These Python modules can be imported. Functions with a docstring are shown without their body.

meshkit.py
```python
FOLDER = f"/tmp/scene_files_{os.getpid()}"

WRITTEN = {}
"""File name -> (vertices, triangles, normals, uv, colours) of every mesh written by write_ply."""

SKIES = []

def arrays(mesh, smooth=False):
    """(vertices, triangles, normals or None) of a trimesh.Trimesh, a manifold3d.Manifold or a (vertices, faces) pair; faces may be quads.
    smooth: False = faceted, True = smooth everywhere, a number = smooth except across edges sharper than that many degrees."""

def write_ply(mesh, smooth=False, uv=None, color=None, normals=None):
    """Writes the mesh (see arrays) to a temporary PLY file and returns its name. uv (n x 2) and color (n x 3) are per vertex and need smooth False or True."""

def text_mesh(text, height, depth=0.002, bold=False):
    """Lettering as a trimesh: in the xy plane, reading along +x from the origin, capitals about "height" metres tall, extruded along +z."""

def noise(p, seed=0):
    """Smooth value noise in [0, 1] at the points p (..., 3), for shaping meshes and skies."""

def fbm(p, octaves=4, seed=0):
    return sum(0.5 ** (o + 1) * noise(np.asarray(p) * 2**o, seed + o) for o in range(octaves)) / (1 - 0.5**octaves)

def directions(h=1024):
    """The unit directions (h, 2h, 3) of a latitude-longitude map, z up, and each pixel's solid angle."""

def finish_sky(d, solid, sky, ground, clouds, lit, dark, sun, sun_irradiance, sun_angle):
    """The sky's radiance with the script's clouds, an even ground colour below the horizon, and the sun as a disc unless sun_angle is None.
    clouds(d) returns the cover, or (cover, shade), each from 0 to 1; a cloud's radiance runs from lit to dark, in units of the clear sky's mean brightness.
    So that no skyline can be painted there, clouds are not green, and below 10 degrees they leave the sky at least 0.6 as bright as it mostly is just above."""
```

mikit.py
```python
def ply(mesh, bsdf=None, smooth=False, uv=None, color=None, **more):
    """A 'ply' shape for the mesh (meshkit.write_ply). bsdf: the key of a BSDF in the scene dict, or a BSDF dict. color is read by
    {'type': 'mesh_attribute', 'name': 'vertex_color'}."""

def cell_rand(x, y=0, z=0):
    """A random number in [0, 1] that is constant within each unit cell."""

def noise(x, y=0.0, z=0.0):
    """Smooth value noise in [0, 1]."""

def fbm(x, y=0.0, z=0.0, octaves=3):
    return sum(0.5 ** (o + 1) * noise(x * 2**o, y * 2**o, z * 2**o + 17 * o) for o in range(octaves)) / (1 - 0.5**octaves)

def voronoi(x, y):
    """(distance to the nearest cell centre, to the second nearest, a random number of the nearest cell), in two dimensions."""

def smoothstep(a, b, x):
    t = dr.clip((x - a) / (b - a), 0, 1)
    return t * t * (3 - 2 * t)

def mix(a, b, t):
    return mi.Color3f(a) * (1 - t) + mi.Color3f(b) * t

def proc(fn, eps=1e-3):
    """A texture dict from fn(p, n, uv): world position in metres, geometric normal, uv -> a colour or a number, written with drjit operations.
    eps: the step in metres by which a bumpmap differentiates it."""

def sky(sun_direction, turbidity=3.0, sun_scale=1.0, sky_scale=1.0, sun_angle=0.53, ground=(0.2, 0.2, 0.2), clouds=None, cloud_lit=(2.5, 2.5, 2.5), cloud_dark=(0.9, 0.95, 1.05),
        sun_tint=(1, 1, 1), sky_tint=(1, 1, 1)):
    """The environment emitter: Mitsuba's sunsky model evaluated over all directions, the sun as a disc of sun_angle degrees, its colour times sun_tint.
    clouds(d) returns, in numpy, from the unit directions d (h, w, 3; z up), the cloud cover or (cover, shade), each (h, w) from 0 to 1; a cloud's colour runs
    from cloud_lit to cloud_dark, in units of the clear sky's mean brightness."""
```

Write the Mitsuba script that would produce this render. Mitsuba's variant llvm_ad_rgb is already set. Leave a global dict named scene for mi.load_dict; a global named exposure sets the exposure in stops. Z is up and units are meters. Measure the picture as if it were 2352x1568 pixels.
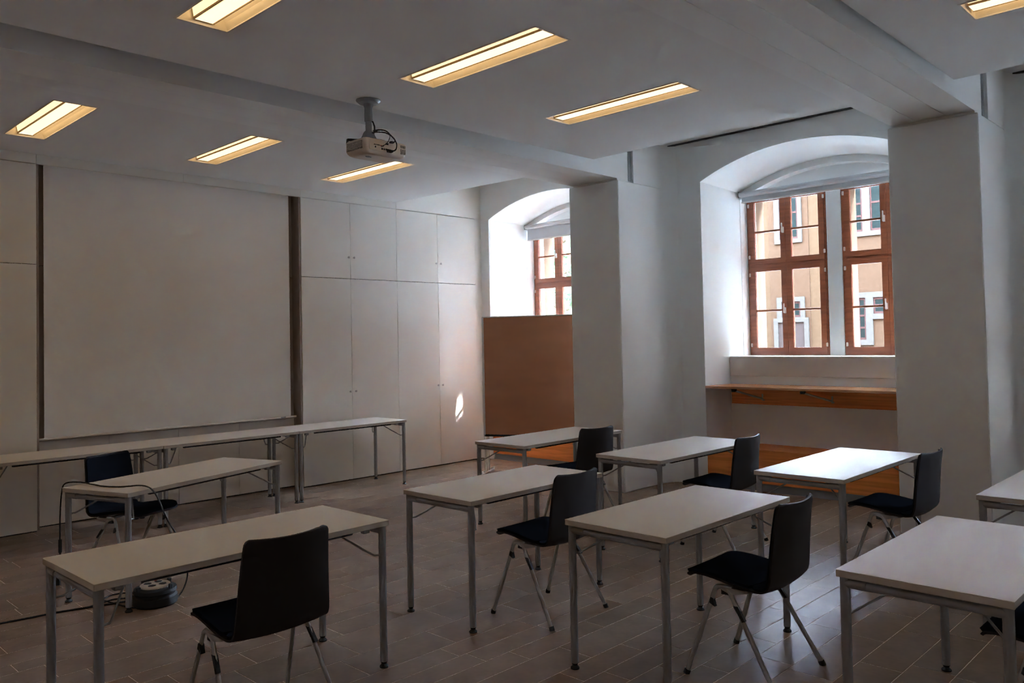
import math, random
import numpy as np, trimesh, shapely, drjit as dr
import shapely.geometry as sg
import mitsuba as mi
import mikit, meshkit
from mikit import proc, fbm, noise, smoothstep, mix

T = mi.ScalarTransform4f
PI = math.pi
random.seed(7)
rng = np.random.default_rng(7)
scene, labels = {}, {}

# ------------------------------------------------------------------ camera, sky, sun, exposure
exposure = 3.05
CAM_H = 1.66
YAW, PITCH, ROLL, FOCAL, PPY = 0.770448382, 0.0284836817, 0.0202311454, 1867.51634, 725.578
_f = np.array([math.cos(PITCH) * math.cos(YAW), math.cos(PITCH) * math.sin(YAW), math.sin(PITCH)])
_r = np.cross(_f, [0, 0, 1]); _r /= np.linalg.norm(_r)
_d = np.cross(_f, _r)
_r2, _d2 = math.cos(ROLL) * _r + math.sin(ROLL) * _d, -math.sin(ROLL) * _r + math.cos(ROLL) * _d
EYE = np.array([0, 0, CAM_H])
scene['camera'] = {'type': 'perspective', 'fov': math.degrees(2 * math.atan(1176 / FOCAL)), 'fov_axis': 'x', 'near_clip': 0.05, 'far_clip': 500.0,
                   'principal_point_offset_y': (784 - PPY) / 1568,
                   'to_world': T().look_at(origin=EYE.tolist(), target=(EYE + _f).tolist(), up=(-_d2).tolist())}
SUN = (1.0, -0.374, 0.89)


def sky_clouds(d):
    p = d * 2.2
    c = meshkit.fbm(p + 5.0, 4, 3)
    return np.clip(0.90 + (c - 0.5) * 0.9, 0, 1), np.clip(meshkit.fbm(p * 1.7 + 9, 3, 8) * 0.6, 0, 1)


scene['sky'] = mikit.sky(SUN, turbidity=3.2, sun_scale=60.0, sky_scale=260.0, sun_angle=0.6, ground=(0.25, 0.24, 0.22),
                         clouds=sky_clouds, cloud_lit=(1.24, 1.58, 2.05), cloud_dark=(0.86, 1.10, 1.42), sky_tint=(0.70, 1.0, 1.22))


def ray(u, v):
    d = (u - 1176) / FOCAL * _r2 + (v - PPY) / FOCAL * _d2 + _f
    return d


def on_z(u, v, z):
    d = ray(u, v)
    return EYE + d * ((z - CAM_H) / d[2])


def on_y(u, v, y):
    d = ray(u, v)
    return EYE + d * (y / d[1])


# ------------------------------------------------------------------ materials
def two(b):
    return {'type': 'twosided', 'b': b}


def col(c):
    return {'type': 'rgb', 'value': [float(x) for x in c]}


def plain(name, c, rough=None, metallic=0.0, spec=0.5):
    if rough is None:
        scene['mat_' + name] = two({'type': 'diffuse', 'reflectance': col(c) if isinstance(c, tuple) else c})
    else:
        scene['mat_' + name] = two({'type': 'principled', 'base_color': col(c) if isinstance(c, tuple) else c, 'roughness': rough, 'metallic': metallic, 'specular': spec})
    return 'mat_' + name


def wall_fn(p, n, uv):
    v = fbm(p.x * 1.3 + 3, p.y * 1.3, p.z * 1.3, 3)
    return mix((0.83, 0.865, 0.855), (0.87, 0.905, 0.895), v)


def floor_fn(p, n, uv):
    g = fbm(p.x * 9, p.y * 9, 1.0, 3)
    h = noise(p.x * 60, p.y * 60, 2.0)
    c = mix((0.142, 0.086, 0.052), (0.188, 0.124, 0.078), uv.x)
    return c * (0.80 + 0.34 * g) * (0.95 + 0.1 * h) * mix((1.05, 0.98, 0.93), (0.96, 1.0, 1.04), uv.y)


def wood_fn(a, b):
    def fn(p, n, uv):
        g = fbm(p.y * 3.0, p.z * 55.0 + p.x * 55.0, 2.0, 3)
        return mix(a, b, smoothstep(0.25, 0.75, g))
    return fn


def paper_fn(p, n, uv):
    g = fbm(p.y * 2.5, p.z * 9.0, p.x * 2, 3)
    return mix((0.35, 0.138, 0.060), (0.42, 0.175, 0.080), g)


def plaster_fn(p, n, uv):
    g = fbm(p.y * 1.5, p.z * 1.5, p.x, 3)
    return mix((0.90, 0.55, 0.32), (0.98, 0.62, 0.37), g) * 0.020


M_WALL = plain('wall', proc(wall_fn))
M_CEIL = plain('ceiling', (0.82, 0.845, 0.83))
M_BEAM = plain('beam', (0.86, 0.89, 0.875))
M_LAM = plain('laminate', (0.81, 0.815, 0.76), 0.62, spec=0.12)
M_BROWNLAM = plain('brown_laminate', (0.26, 0.20, 0.15), 0.5)
M_GAPSHADE = plain('gap_shade', (0.03, 0.028, 0.025))  # near-black colour stands in for the shade inside gaps
M_SCREEN = plain('screen_fabric', (0.87, 0.89, 0.87))
M_WHITE = plain('white_plastic', (0.78, 0.77, 0.74), 0.4)
M_PROJ = plain('projector_plastic', (0.72, 0.68, 0.62), 0.4)
M_GREYPAINT = plain('grey_paint', (0.21, 0.22, 0.22), 0.35)
M_BLACK = plain('black_plastic', (0.008, 0.0078, 0.0078), 0.45, spec=0.25)
M_TOP = plain('table_laminate', (0.79, 0.80, 0.765), 0.56, spec=0.15)
M_EDGE = plain('table_edge', (0.50, 0.47, 0.41), 0.4)
M_STEEL = plain('silver_steel', (0.26, 0.255, 0.25), 0.45, 0.35, spec=0.3)
M_ALU = plain('aluminium', (0.40, 0.39, 0.37), 0.30, 0.75, spec=0.3)
M_SHELL = plain('stained_plywood', (0.012, 0.0085, 0.0075), 0.5, spec=0.12)
M_FABRIC = plain('navy_fabric', (0.006, 0.0068, 0.0092))
M_TILE = plain('stone_tile', proc(floor_fn), 0.5, spec=0.14)
M_GROUT = plain('grout', (0.52, 0.43, 0.34))
M_WOOD = plain('orange_wood', proc(wood_fn((0.62, 0.19, 0.040), (0.76, 0.26, 0.065))), 0.45, spec=0.3)
M_WOODTOP = plain('glossy_wood', proc(wood_fn((0.46, 0.20, 0.08), (0.58, 0.27, 0.11))), 0.16)
M_FRAME = plain("window_wood", proc(wood_fn((0.155, 0.040, 0.015), (0.20, 0.054, 0.021))), 0.4, spec=0.3)
M_PAPER = plain('brown_paper', proc(paper_fn), 0.45)
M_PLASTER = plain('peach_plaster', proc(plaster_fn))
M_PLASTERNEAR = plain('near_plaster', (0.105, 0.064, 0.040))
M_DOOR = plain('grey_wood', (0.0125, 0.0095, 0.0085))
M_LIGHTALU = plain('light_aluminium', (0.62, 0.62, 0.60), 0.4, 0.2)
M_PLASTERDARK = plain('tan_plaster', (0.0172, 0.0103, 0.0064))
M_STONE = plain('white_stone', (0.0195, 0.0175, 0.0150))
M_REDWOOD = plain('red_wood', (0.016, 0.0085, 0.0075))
M_BLIND = plain('blind_fabric', (0.60, 0.63, 0.64))
M_GLASSDARK = plain('dark_glass', (0.002, 0.004, 0.004), 0.08, spec=0.035)
M_GROUND = plain('courtyard', (0.12, 0.125, 0.125))
M_BARK = plain('bark', (0.12, 0.09, 0.07))
M_RED = plain('red_plastic', (0.5, 0.03, 0.03), 0.4)
scene['mat_pane'] = {'type': 'thindielectric', 'int_ior': 1.5}
scene['mat_leaf'] = {'type': 'principledthin', 'base_color': col((0.07, 0.11, 0.06)), 'roughness': 0.6, 'diff_trans': 0.9}
M_REFLECTOR = plain('lamp_reflector', (0.85, 0.82, 0.76), 0.5)
M_LAMPLIP = plain('lamp_lip', (0.28, 0.2, 0.13), 0.5)


# ------------------------------------------------------------------ naming
def numbered(key, taken=None):
    taken = scene if taken is None else taken
    if key not in taken and not any(k.startswith(key + '__') for k in taken):
        return key
    i = 1
    while True:
        k = f'{key}_{i:03d}'
        if k not in taken and not any(q.startswith(k + '__') for q in taken):
            return k
        i += 1


def put(key, shape, to_world=None):
    key = numbered(key)
    scene[key] = {**shape, **({'to_world': to_world} if to_world is not None else {})}
    return key


_names = set()


def thing(name, label, cat, group=None, kind=None):
    key, i = name, 0
    while key in _names:
        i += 1
        key = f'{name}_{i:03d}'
    _names.add(key)
    labels[key] = {'label': label}
    if cat: labels[key]['category'] = cat
    if group: labels[key]['group'] = group
    if kind: labels[key]['kind'] = kind
    return key


def part(owner, name, mesh, mat, smooth=False, to_world=None, label=None, kind=None, **kw):
    shape = mesh if isinstance(mesh, dict) else mikit.ply(mesh, mat, smooth=smooth, **kw)
    k = put(f'{owner}__{name}', shape, to_world)
    if label or kind:
        labels[k] = {}
        if label: labels[k]['label'] = label
        if kind: labels[k]['kind'] = kind
    return k


def single(name, label, cat, mesh, mat, smooth=False, group=None, kind=None):
    k = thing(name, label, cat, group, kind)
    scene[k] = mikit.ply(mesh, mat, smooth=smooth)
    return k


# ------------------------------------------------------------------ mesh helpers
def box(x0, x1, y0, y1, z0, z1, b=0.0):
    """A box, its edges chamfered by b."""
    x0, x1 = min(x0, x1), max(x0, x1); y0, y1 = min(y0, y1), max(y0, y1); z0, z1 = min(z0, z1), max(z0, z1)
    if b <= 0:
        return trimesh.creation.box(bounds=[[x0, y0, z0], [x1, y1, z1]])
    b = min(b, (x1 - x0) * .45, (y1 - y0) * .45, (z1 - z0) * .45)
    P = []
    for sx, x in ((1, x0), (-1, x1)):
        for sy, y in ((1, y0), (-1, y1)):
            for sz, z in ((1, z0), (-1, z1)):
                P += [(x, y + sy * b, z + sz * b), (x + sx * b, y, z + sz * b), (x + sx * b, y + sy * b, z)]
    return trimesh.convex.convex_hull(np.array(P))


def join(*ms):
    return trimesh.util.concatenate(list(ms))


def spline(pts, n=8):
    P = np.array(pts, float)
    Q = np.vstack([2 * P[0] - P[1], P, 2 * P[-1] - P[-2]])
    out = []
    for i in range(1, len(Q) - 2):
        p0, p1, p2, p3 = Q[i - 1:i + 3]
        for t in np.arange(n) / n:
            out.append(0.5 * (2 * p1 + (p2 - p0) * t + (2 * p0 - 5 * p1 + 4 * p2 - p3) * t * t + (3 * p1 - p0 - 3 * p2 + p3) * t ** 3))
    out.append(P[-1])
    return np.array(out)


def tube(pts, r, sides=12, ry=None, caps=True, up=None):
    """A round (or oval) rod along a polyline."""
    p = np.asarray(pts, float)
    r = np.broadcast_to(np.asarray(r, float), (len(p),)); ry = r if ry is None else np.broadcast_to(np.asarray(ry, float), (len(p),))
    t = np.gradient(p, axis=0) if len(p) > 2 else np.array([p[1] - p[0]] * 2)
    t /= np.linalg.norm(t, axis=1, keepdims=True)
    u = np.array(up if up is not None else ([0, 0, 1] if abs(t[0][2]) < .9 else [1, 0, 0]), float)
    A = []
    for ti in t:
        u = u - ti * (u @ ti); u /= np.linalg.norm(u); A.append(u)
    A = np.array(A); B = np.cross(t, A)
    ang = np.arange(sides) * 2 * PI / sides
    v = p[:, None] + (r[:, None] * np.cos(ang))[..., None] * A[:, None] + (ry[:, None] * np.sin(ang))[..., None] * B[:, None]
    v = v.reshape(-1, 3)
    f = []
    for i in range(len(p) - 1):
        for j in range(sides):
            a, b2, c, d = i * sides + j, i * sides + (j + 1) % sides, (i + 1) * sides + (j + 1) % sides, (i + 1) * sides + j
            f += [(a, b2, c), (a, c, d)]
    if caps:
        n = len(v); v = np.vstack([v, p[:1], p[-1:]])
        for j in range(sides):
            f.append((n, (j + 1) % sides, j))
            f.append((n + 1, (len(p) - 1) * sides + j, (len(p) - 1) * sides + (j + 1) % sides))
    return trimesh.Trimesh(v, f, process=False)


def lathe(prof, sides=24):
    """A solid of revolution about z from (radius, z) points running upward."""
    m = trimesh.creation.revolve(np.array(prof, float), sections=sides)
    return m


def prism(poly, h, axis='z', at=0.0):
    """A shapely polygon extruded by h: axis z: (x, y); axis x: polygon in (y, z); axis y: polygon in (x, z)."""
    m = trimesh.creation.extrude_polygon(poly, h, engine='earcut')
    v = np.array(m.vertices)
    if axis == 'x':
        v = v[:, [2, 0, 1]]
    elif axis == 'y':
        v = v[:, [0, 2, 1]]
        m.faces = m.faces[:, ::-1]
    v[:, 'xyz'.index(axis)] += at
    m.vertices = v
    return m


def rect(a, b, c, d):
    return sg.box(min(a, b), min(c, d), max(a, b), max(c, d))


def loft(A, B):
    """The strip between two polylines of equally many points."""
    A, B = np.array(A, float), np.array(B, float)
    n = len(A)
    return (np.vstack([A, B]), [(i, i + 1, n + i + 1, n + i) for i in range(n - 1)])


def pose(x, y, z=0.0, deg=0.0):
    return T().translate([x, y, z]).rotate([0, 0, 1], deg)


# ------------------------------------------------------------------ the room
ZC = 3.4455                                                        # suspended ceiling
ZU = 3.85                                                          # the ceiling above it
X0, Y0 = -1.6, -2.6
YF = 8.28                                                          # front of the fitted wall
XP, XW = 7.05, 8.0                                                 # pillar fronts, window wall

# floor: stone strips of mixed widths and lengths
fl = thing('floor', 'brown sandstone floor of long narrow slabs with pale joints', 'floor', kind='structure')
part(fl, 'base', box(X0 - .3, 9.4, Y0 - .3, 8.9, -0.25, -0.0010), M_GROUT)
rows = [-2.6, -2.39, -2.2, -1.93, -1.72, -1.5, -1.22, -1.03, -0.82, -0.6, -0.33, -0.12, 0.1, 0.3, 0.52, 0.67, 0.88, 1.04, 1.25, 1.452, 1.66, 1.885, 2.076, 2.232, 2.388, 2.549, 2.706,
        2.928, 3.085, 3.238, 3.395, 3.66, 3.965, 4.170, 4.313, 4.575, 4.80, 4.94, 5.135, 5.36, 5.56, 5.80, 5.97, 6.22, 6.40, 6.66, 6.84, 7.05, 7.30, 7.46, 7.70, 7.92, 8.13, 8.46]
known = {3.085: (2.39, 2.935, 3.495, 4.128, 4.72), 2.928: (2.52, 3.104, 3.73, 4.35), 3.395: (2.43, 3.007, 3.62, 4.20), 3.66: (2.0, 2.558, 3.24, 3.91), 3.965: (2.127, 2.66, 3.09, 3.61), 4.170: (2.06, 2.408, 3.12),
         4.313: (1.5, 2.06, 2.70, 3.3), 2.706: (2.7, 3.33, 4.03, 4.6), 4.94: (2.8, 3.39, 4.0)}


def tile_mesh(x0, x1, y0, y1, h=0.0, b=0.0006):
    g = 0.0022
    x0, x1, y0, y1 = x0 + g, x1 - g, y0 + g, y1 - g
    v = [(x0, y0, -.006), (x1, y0, -.006), (x1, y1, -.006), (x0, y1, -.006), (x0, y0, h - b), (x1, y0, h - b), (x1, y1, h - b), (x0, y1, h - b),
         (x0 + b, y0 + b, h), (x1 - b, y0 + b, h), (x1 - b, y1 - b, h), (x0 + b, y1 - b, h)]
    f = [(8, 9, 10), (8, 10, 11)]
    for i in range(4):
        j = (i + 1) % 4
        f += [(i, j, 4 + j), (i, 4 + j, 4 + i), (4 + i, 4 + j, 8 + j), (4 + i, 8 + j, 8 + i)]
    return np.array(v), np.array(f)


tiles = []
for a, b in zip(rows[:-1], rows[1:]):
    xs = [X0 - rng.uniform(0, .5)]
    marks = list(known.get(a, ()))
    while xs[-1] < 8.5:
        nxt = xs[-1] + rng.uniform(.46, .68)
        if marks and nxt > marks[0] - .3:
            nxt = marks.pop(0)
            if nxt - xs[-1] > .8: xs.append((nxt + xs[-1]) / 2)
        xs.append(nxt)
    for p, q in zip(xs[:-1], xs[1:]):
        if q - p > .06:
            tiles.append((max(p, X0), min(q, 8.47), a, b))


def seen(t):
    c = np.array([(t[0] + t[1]) / 2, (t[2] + t[3]) / 2, 0]) - EYE
    q = np.array([c @ _r2, c @ _d2, c @ _f])
    if q[2] < .3: return 1e9
    u, v = 1176 + FOCAL * q[0] / q[2], PPY + FOCAL * q[1] / q[2]
    return q[2] if -90 < u < 2440 and v < 1660 and t[3] < YF + .01 and t[0] < 7.9 else 1e6 + q[2]


tiles.sort(key=seen)
rest_v, rest_f, rest_uv, n0 = [], [], [], 0
for i, t in enumerate(tiles):
    if t[1] - t[0] < .02: continue
    v, f = tile_mesh(*t, h=rng.uniform(-.0002, .0002))
    uv = np.tile([[rng.uniform(), rng.uniform()]], (len(v), 1))
    if i < 300:
        part(fl, 'tile', (v, f), M_TILE, uv=uv)
    else:
        rest_v.append(v); rest_f.append(f + n0); rest_uv.append(uv); n0 += len(v)
part(fl, 'distant_tiles', (np.vstack(rest_v), np.vstack(rest_f)), M_TILE, uv=np.vstack(rest_uv), kind='stuff', label='remaining floor slabs')

# ceiling: three suspended panels with lamp openings, and the ceiling above the gap along the windows
LX = [(1.885, 2.19), (3.418, 3.725), (4.900, 5.205), (0.37, 0.675), (-1.14, -0.835)]
LY = {'near': (0.035, 1.290), 'mid': (3.087, 4.342), 'far': (6.378, 7.645)}
lamp_list = [(0, 'mid'), (1, 'mid'), (2, 'mid'), (0, 'far'), (1, 'far'), (2, 'far'), (2, 'near'), (1, 'near'), (0, 'near'), (3, 'far'), (3, 'mid'), (3, 'near'), (4, 'far'), (4, 'mid'), (4, 'near')]
ce = thing('ceiling', 'white suspended ceiling in flat panels between the beams', 'ceiling', kind='structure')
for bay, (ya, yb, xa, xb) in {'near': (Y0, 1.72, 6.345, 6.345), 'mid': (2.46, 5.04, 6.34, 6.41), 'far': (5.90, 8.30, 6.55, 6.43)}.items():
    holes = [list(rect(LX[i][0], LX[i][1], *LY[w]).exterior.coords) for i, w in lamp_list if w == bay]
    part(ce, 'panel', prism(sg.Polygon([(X0, ya), (xa, ya), (xb, yb), (X0, yb)], holes), 0.10, 'z', ZC), M_CEIL)
part(ce, 'shadow_gap', box(7.955, 8.0, Y0, 8.28, ZU - .012, ZU), M_GAPSHADE)  # solid dark strip painted in for the shadow line at the wall top
part(ce, 'upper_ceiling', box(X0 - .1, 9.4, Y0 - .1, 8.9, ZU, ZU + .2), M_CEIL)

# beams on the pillars
for i, (ya, yb, seams, lab) in enumerate(((5.25, 5.875, (5.455, 5.68), 'white boxed ceiling beam behind the projector, ending on the slimmer far pillar'),
                                          (1.78, 2.41, (1.985, 2.21), 'wide white boxed ceiling beam overhead, ending on the nearer broad pillar'))):
    bm = thing('ceiling_beam', lab, 'beam', kind='structure')
    part(bm, 'core', box(X0, 7.28, ya + .012, yb - .012, 3.386, ZU), M_BEAM)
    e = [ya] + list(seams) + [yb]
    for p, q in zip(e[:-1], e[1:]):
        part(bm, 'bottom_board', box(X0, 7.28, p + (.0012 if p != ya else 0), q - (.0012 if q != yb else 0), 3.376, 3.388, .0012), M_BEAM)
    part(bm, 'side_board', box(X0, 7.28, ya, ya + .014, 3.380, ZU, .001), M_BEAM)
    part(bm, 'side_board', box(X0, 7.28, yb - .014, yb, 3.380, ZU, .001), M_BEAM)
    part(bm, 'end_strip', box(7.283, 7.33, ya - .006, yb + .006, 3.366, ZU, .002), M_GREYPAINT)

# pillars
for i, (ya, yb, lab) in enumerate(((5.22, 5.905, 'white plastered pillar behind the mobile pinboards, under the far beam'), (1.75, 2.43, 'broad white plastered pillar beside the window niche, under the near beam'))):
    pl = thing('pillar', lab, 'pillar', kind='structure')
    part(pl, 'shaft', box(XP, 8.06, ya, yb, 0, 3.352, .008), M_WALL)
    part(pl, 'neck', box(XP + .03, 8.06, ya + .03, yb - .03, 3.35, 3.377), M_WALL)
    part(pl, 'upper_shaft', box(7.34, 8.06, ya, yb, 3.35, ZU), M_WALL)
    for s, y in ((-1, ya), (1, yb)):                                  # the rounded corner to the wall
        R = .16
        c = [(8.05, y - s * .01)] + [(8.0 - R + R * math.sin(a), y + s * (R - R * math.cos(a))) for a in np.linspace(0, PI / 2, 9)] + [(8.05, y + s * R)]
        part(pl, 'corner_cove', prism(sg.Polygon(c), ZU, 'z', 0.0), M_WALL, smooth=40)

# window wall: front skin with arched openings, splayed niches, outer wall with the window holes
NICHES = [dict(c=3.65, dx=0.0), dict(c=6.99, dx=-.055), dict(c=0.21, dx=0.0)]
SPR, RISE, HALF = 3.38, .262, 1.135
ISPR, IRISE, IHALF = 3.32, .25, 1.045
XI, XO = 8.72, 8.86                                                # back arch, inner face of the outer wall


def arch(c, half, spring, rise, n=24, foot=0.0):
    R = (half ** 2 + rise ** 2) / (2 * rise)
    th = math.asin(half / R)
    pts = [(c + R * math.sin(a), spring + rise - R + R * math.cos(a)) for a in np.linspace(th, -th, n)]
    return [(c + half, foot)] + pts + [(c - half, foot)]


def bent(mesh):
    v = np.array(mesh.vertices)
    y = v[:, 1]
    v[:, 0] += np.where(y > 5.3, -.0229 * (y - 5.3), 0)
    mesh.vertices = v
    return mesh


wr = thing('wall_right', 'white plastered window wall with deep arched niches', 'wall', kind='structure')
for ya, yb, ns in ((Y0 - .1, 5.5, (NICHES[0], NICHES[2])), (5.5, 8.7, (NICHES[1],))):
    poly = rect(ya, yb, -.05, ZU)
    for n in ns:
        poly = poly.difference(sg.Polygon(arch(n['c'], HALF, SPR + (0 if n['c'] < 5 else -.045), RISE, foot=-.1)))
    part(wr, 'skin', bent(prism(poly, .03, 'x', XW)), M_WALL)
for n in NICHES:
    ic = n['c'] + (.105 if n['c'] > 5 else 0)                       # the far niche is skewed
    n['ic'] = ic
    A = [(XW + .001 + (-.0229 * (y - 5.3) if y > 5.3 else 0), y, z) for y, z in arch(n['c'], HALF, SPR + (0 if n['c'] < 5 else -.045), RISE)]
    B = [(XI, y, z) for y, z in arch(ic, IHALF, ISPR, IRISE)]
    part(wr, 'niche_vault', loft(A, B), M_WALL, smooth=False)
    lo = arch(ic, IHALF, ISPR, IRISE)[1:-1]
    li = arch(ic, IHALF, ISPR - .085, IRISE + .015)[1:-1]
    ring = sg.Polygon(lo + li[::-1]).buffer(0)
    part(wr, 'arch_rim', prism(ring, XO - XI + .05, 'x', XI), M_WALL)
    jamb = [rect(ic + IHALF - .005, ic + IHALF + .1, 1.3, ISPR), rect(ic - IHALF - .1, ic - IHALF + .005, 1.3, ISPR)]
    for j in jamb: part(wr, 'jamb', prism(j, XO - XI + .05, 'x', XI), M_WALL)
    part(wr, 'sill_wall', box(8.46, 9.10, ic - IHALF - .15, ic + IHALF + .15, -.05, 1.395), M_WALL)
WIN = []                                                            # (y0, y1) of every window
for n in NICHES:
    WIN += [(n['ic'] + .08, n['ic'] + 1.04), (n['ic'] - 1.04, n['ic'] - .08)]
WZ0, WZ1 = 1.415, 3.305
holes = [list(rect(a, b, WZ0, WZ1).exterior.coords) for a, b in WIN]
part(wr, 'inner_leaf', prism(sg.Polygon(rect(Y0 - .1, 9.0, -.05, ZU + .2).exterior.coords, holes), .24, 'x', XO), M_WALL)
part(wr, 'outer_leaf', prism(sg.Polygon(rect(-18, 26, -1.2, 24.0).exterior.coords, holes), .20, 'x', XO + .24), M_PLASTERNEAR)  # raised far above the room, out of view, to shade the house opposite

# other walls
single('wall_left', 'plain white side wall away from the windows', 'wall', box(X0 - .2, X0, Y0 - .2, 8.9, -.05, ZU), M_WALL, kind='structure')
single('wall_back', 'plain white rear wall facing the projection screen', 'wall', box(X0, 9.2, Y0 - .2, Y0, -.05, ZU), M_WALL, kind='structure')

# front wall with the recess for the screen
XR0, XR1, YR = 2.302, 5.047, 8.45
wf = thing('wall_front', 'front wall clad in cream panels with a shallow recess for the screen', 'wall', kind='structure')
part(wf, 'masonry', box(X0, 9.1, 8.62, 8.9, -.05, ZU), M_WALL)
for a, b in ((X0, XR0), (XR0, 3.672), (3.672, XR1), (XR1, 6.435)):
    part(wf, 'fascia_panel', box(a + .002, b - .002, YF, YF + .03, 3.358, ZC + .006, .0012), M_LAM)
part(wf, 'upper_panel', box(6.437, 7.945, YF, YF + .03, 3.36, ZU, .001), M_LAM)
part(wf, 'filler_strip', box(7.812, 7.96, YF + .004, YF + .03, .012, 3.36, .001), M_LAM)
part(wf, 'recess_panel', box(XR0, XR1, YR, YR + .03, 2.436, 3.44, .001), M_BROWNLAM)
part(wf, 'recess_panel', box(XR0, XR1, YR, YR + .03, .80, 2.431, .001), M_BROWNLAM)
e = [XR0, 2.98, 3.672, 4.346, XR1]
for a, b in zip(e[:-1], e[1:]):
    part(wf, 'lower_panel', box(a + .0015, b - .0015, YR - .004, YR + .03, .015, .797, .001), M_LAM)
part(wf, 'recess_side', box(XR1 - .02, XR1 + .002, YF + .012, YR + .03, .012, 3.44, .001), M_BROWNLAM)
part(wf, 'recess_side', box(XR0 - .002, XR0 + .02, YF + .012, YR + .03, .012, 3.44, .001), M_BROWNLAM)
part(wf, 'side_panel', box(X0, .915, YF, YF + .03, .012, 3.354, .001), M_LAM)
part(wf, 'plinth', box(X0, 7.96, YR + .02, YR + .06, 0, .05), M_GAPSHADE)

# fitted cupboards
knob_ply = mikit.ply(lathe([(0, 0), (.006, 0), (.006, .012), (.012, .015), (.013, .022), (.010, .025), (0, .025)], 14).apply_transform(trimesh.transformations.rotation_matrix(PI / 2, [1, 0, 0])), M_ALU, smooth=30)


def cupboard(x0, xm, x1, label, knobs=True):
    t = thing('fitted_cupboard', label, 'cupboard')
    part(t, 'carcass', box(x0, x1, YF + .022, 8.60, 0, 3.352), M_GAPSHADE)
    cols = [(x0, xm), (xm, x1)] if xm else [(x0, x1)]
    for za, zb, kz in ((2.436, 3.354, 2.692), (.014, 2.431, 1.068)):
        for i, (a, b) in enumerate(cols):
            d = part(t, 'door', box(a + .0018, b - .0018, YF, YF + .02, za, zb, .001), M_LAM)
            if knobs:
                part(d, 'knob', knob_ply, None, to_world=T().translate([xm + (-.037 if i == 0 else .043), YF + .001, kz]), label='small round metal knob')
    return t


cupboard(XR1, 5.728, 6.435, 'cream fitted cupboard with four doors right beside the projection screen')
cupboard(6.435, 7.123, 7.810, 'cream fitted cupboard with four doors nearest the window wall, sunlit patch low on it')
cupboard(.917, None, XR0, 'plain cream fitted cupboard without knobs, at the other edge of the screen from the windows', knobs=False)

# ------------------------------------------------------------------ windows
YW = 0.0


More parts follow.
